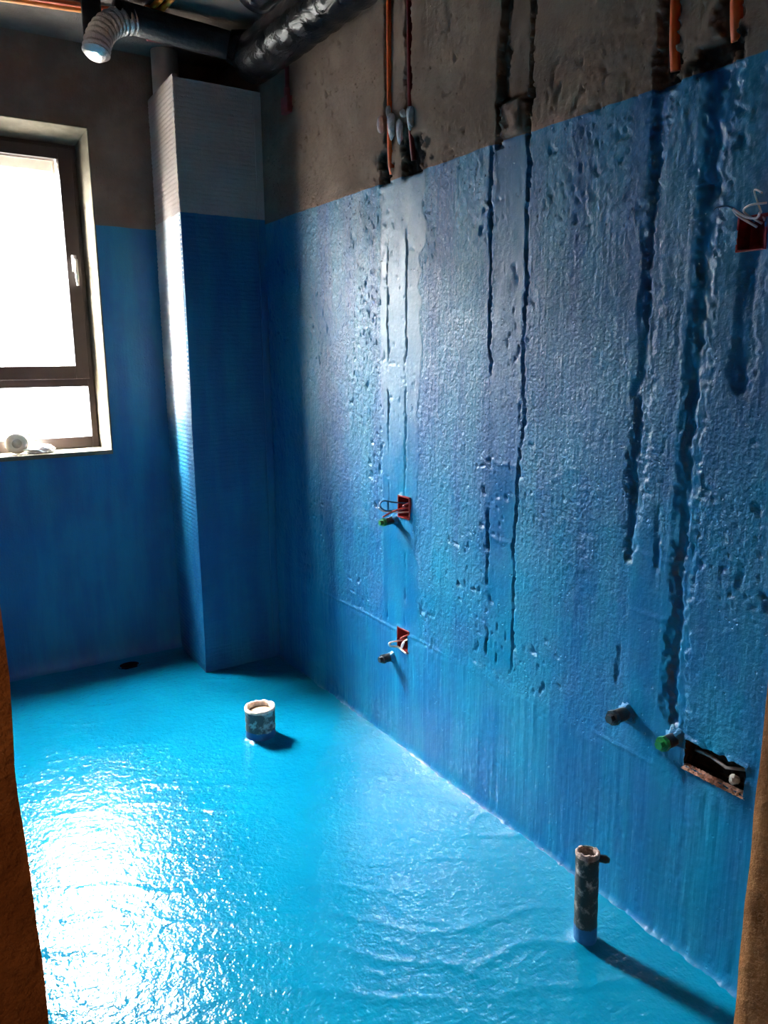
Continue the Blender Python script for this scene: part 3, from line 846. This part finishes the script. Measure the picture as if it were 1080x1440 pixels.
conduit('wall_conduit', [(XR - .004, 1.136, ZC), (XR - .004, 1.137, 2.3), (XR + .003, 1.138, 2.06), (XR + .016, 1.139, 1.975)], .0105, M_orange,
        'orange conduit in a dark chase, left one of the pair at the upper right', GW)
conduit('wall_conduit', [(XR - .004, 1.000, ZC), (XR - .004, 1.000, 2.3), (XR + .003, 1.000, 2.07), (XR + .016, 1.000, 1.99)], .0125, M_orange,
        'thick orange conduit in a chase nearest the upper right corner', GW)
def red_end(e0):
    b = MB(); b.box(XR - .022, XR + .004, 2.878, 2.938, 2.318, 2.378); b.tube([(XR - .008, 2.905, 2.37), (XR - .008, 2.904, 2.41)], .013, 14)
    b.build('junction_box', M_redj, e0, bevel=.004)
M_redj = plain('dull_red_box', (.22, .035, .035), .6, var=.2, scale=40)
conduit('wall_conduit', [(XR - .008, 2.893, ZC - .02), (XR - .008, 2.900, 2.5), (XR - .008, 2.905, 2.37)], .009, M_red,
        'short dark red conduit with a small red box near the boxing', GW, end=red_end)
GC = 'conduits strapped to the ceiling'
conduit('ceiling_conduit', [(-.55, 3.46, ZC - .013), (.5, 3.250, ZC - .013), (.95, 3.158, ZC - .013)], .0115, M_orange2, 'orange conduit across the ceiling above the window, lower of two', GC)
conduit('ceiling_conduit', [(-.55, 3.405, ZC - .012), (.5, 3.212, ZC - .012), (.95, 3.125, ZC - .012)], .009, M_orange, 'dark orange conduit across the ceiling above the window, upper of two', GC)
conduit('ceiling_conduit', [(.93, 3.30, ZC - .012), (.962, 3.07, ZC - .012), (.985, 2.90, ZC - .012), (1.02, 1.2, ZC - .012)], .0105, M_orange2, 'amber conduit left of a pair on the ceiling behind the black duct', GC)
conduit('ceiling_conduit', [(.985, 3.30, ZC - .012), (1.003, 3.07, ZC - .012), (1.018, 2.90, ZC - .012), (1.065, 1.2, ZC - .012)], .0105, M_orange2, 'amber conduit right of a pair on the ceiling behind the black duct', GC)
conduit('ceiling_conduit', [(1.03, 3.30, ZC - .020), (1.20, 3.26, ZC - .030), (1.42, 3.24, ZC - .045)], .013, M_red, 'dark red conduit in the gap above the boxing', GC)

# ---- ventilation ducts under the ceiling
vent = empty('ventilation_duct', (.80, 3.05, 2.41), 'black insulated duct with a bent silver foil end hanging below the ceiling', 'duct')
MB().tube([(.84, 3.05, 2.588), (1.02, 3.05, 2.580), (1.20, 3.05, 2.572), (1.268, 3.05, 2.568)], .050, 28).build('insulated_run', M_ins, vent, True)
fp = []; fr_ = []
ctrl = [Vector(p) for p in ((.90, 3.045, 2.580), (.845, 3.035, 2.560), (.797, 3.015, 2.522), (.766, 2.995, 2.474), (.752, 2.985, 2.428))]
Q = []
for i in range(len(ctrl) - 1):
    p0_, p1_, p2_, p3_ = ctrl[max(i - 1, 0)], ctrl[i], ctrl[i + 1], ctrl[min(i + 2, len(ctrl) - 1)]
    for s in range(14):
        t_ = s / 14
        Q.append(.5 * ((2 * p1_) + (p2_ - p0_) * t_ + (2 * p0_ - 5 * p1_ + 4 * p2_ - p3_) * t_ ** 2 + (-p0_ + 3 * p1_ - 3 * p2_ + p3_) * t_ ** 3))
Q.append(ctrl[-1])
fr_ = [.045 + .0028 * math.cos(i * 2 * math.pi / 5) for i in range(len(Q))]
tip = Q[-1] - Q[-2]; tip.normalize(); q_ = Q[-1].copy()
for k_, dd_ in ((.90, .006), (.72, .013), (.42, .018)):      # crumpled, closed end
    Q.append(q_ + tip * dd_); fr_.append(.044 * k_)
fo = MB().tube(Q, fr_, 30); fo.build('foil_elbow', M_foil, vent, True)
hb = MB(); hb.box(.735, .80, 3.06, 3.075, 2.47, ZC - .002); hb.box(.735, .80, 3.02, 3.075, 2.47, 2.474)
hb.build('hanger', M_dark, vent)
MB().tube([(.86, 3.05, 2.583), (.89, 3.05, 2.583)], .0535, 28).build('clamp', M_dark, vent, True)

wrapd = empty('wrapped_duct', (1.34, 2.4, 2.45), 'thick shiny black plastic wrapped duct along the right wall under the ceiling', 'duct')
def wavy(p0, p1, n, amp, r, seed):
    rg = random.Random(seed); P0, P1 = Vector(p0), Vector(p1)
    return [P0.lerp(P1, i / n) for i in range(n + 1)], [r * (1 + amp * math.sin(i * 1.9 + seed) + rg.uniform(-amp, amp) * .5) for i in range(n + 1)]
pts, rads = wavy((1.352, 3.02, 2.525), (1.352, 1.2, 2.535), 60, .025, .088, 3)
MB().tube(pts, rads, 36).build('wrapped_run', M_wrap, wrapd, True)
MB().tube([(1.27, 3.05, 2.568), (1.32, 3.03, 2.555), (1.352, 2.98, 2.535)], [.056, .072, .086], 28).build('elbow', M_wrap, wrapd, True)
pts, rads = wavy((1.150, 2.52, 2.562), (1.150, 1.2, 2.56), 40, .02, .082, 8)
w2 = MB().tube(pts, rads, 36).build('wrapped_duct', M_wrap, None, True)
tag(w2, 'second dark wrapped duct left of the one on the wall, at the top edge', 'duct')

# ---- things on the window sill
zs = WZ0 + .002
tr_ = MB(); seg = 36
v = []; f = []
prof = [(.044, -.014), (.044, .014), (.020, .014), (.020, -.014)]
tc = (.455, YB + .055, zs + .045)
for k2 in range(seg):
    a_ = 2 * math.pi * k2 / seg
    for rr_, yy_ in prof: v.append((tc[0] + math.cos(a_) * rr_, tc[1] + yy_, tc[2] + math.sin(a_) * rr_))
for k2 in range(seg):
    for q in range(4):
        a_, b_ = k2 * 4 + q, ((k2 + 1) % seg) * 4
        f.append((a_, k2 * 4 + (q + 1) % 4, b_ + (q + 1) % 4, b_ + q))
tape = empty('tape_roll', (tc[0], tc[1], zs), 'round beige roll standing on the window sill', 'tape roll')
tr_.add(v, f).build('tape', plain('beige_tape', (.50, .44, .36), .6, var=.08), tape, True)
MB().tube([(tc[0], tc[1] - .012, tc[2]), (tc[0], tc[1] + .012, tc[2])], .0205, 24).build('core', plain('card_core', (.46, .42, .36), .9), tape, True)
def lump_obj(name, c, s, mat, label, cat, seed, flat=True):
    bm = bmesh.new(); bmesh.ops.create_icosphere(bm, subdivisions=4, radius=1); rg = random.Random(seed)
    ph = [rg.uniform(0, 6) for _ in range(6)]; v = []
    for q in bm.verts:
        d = q.co
        k_ = 1 + .20 * math.sin(d.x * 6 + ph[0] + d.y * 4) * math.sin(d.z * 5 + ph[1]) + .14 * math.sin(d.x * 13 + ph[2]) * math.sin(d.y * 11 + ph[3] + d.z * 9)
        v.append((c[0] + d.x * s[0] * k_, c[1] + d.y * s[1] * k_, max(zs, c[2] + d.z * s[2] * k_)))
    f = [[q.index for q in fc.verts] for fc in bm.faces]; bm.free()
    o = MB().add(v, f).build(name, mat, None, True); tag(o, label, cat); return o
M_bag = plain('white_plastic_bag', (.85, .86, .84), .35, var=.04, scale=30)
lump_obj('plastic_bag', (.545, YB + .045, zs + .012), (.055, .035, .022), M_bag, 'crumpled white plastic bag lying on the window sill', 'bag', 4)
bt = empty('small_bottle', (.512, YB + .10, zs), 'small yellow white bottle on the window sill behind the crumpled bag', 'bottle')
MB().tube([(.512, YB + .10, zs), (.512, YB + .10, zs + .004), (.512, YB + .10, zs + .045), (.512, YB + .10, zs + .055), (.512, YB + .10, zs + .066)], [.018, .020, .020, .012, .010], 24).build('body', plain('pale_yellow_plastic', (.80, .76, .40), .4, var=.04), bt, True)
MB().tube([(.512, YB + .10, zs + .064), (.512, YB + .10, zs + .082)], .012, 20).build('cap', plain('yellow_cap', (.75, .62, .12), .4, var=.04), bt, True)
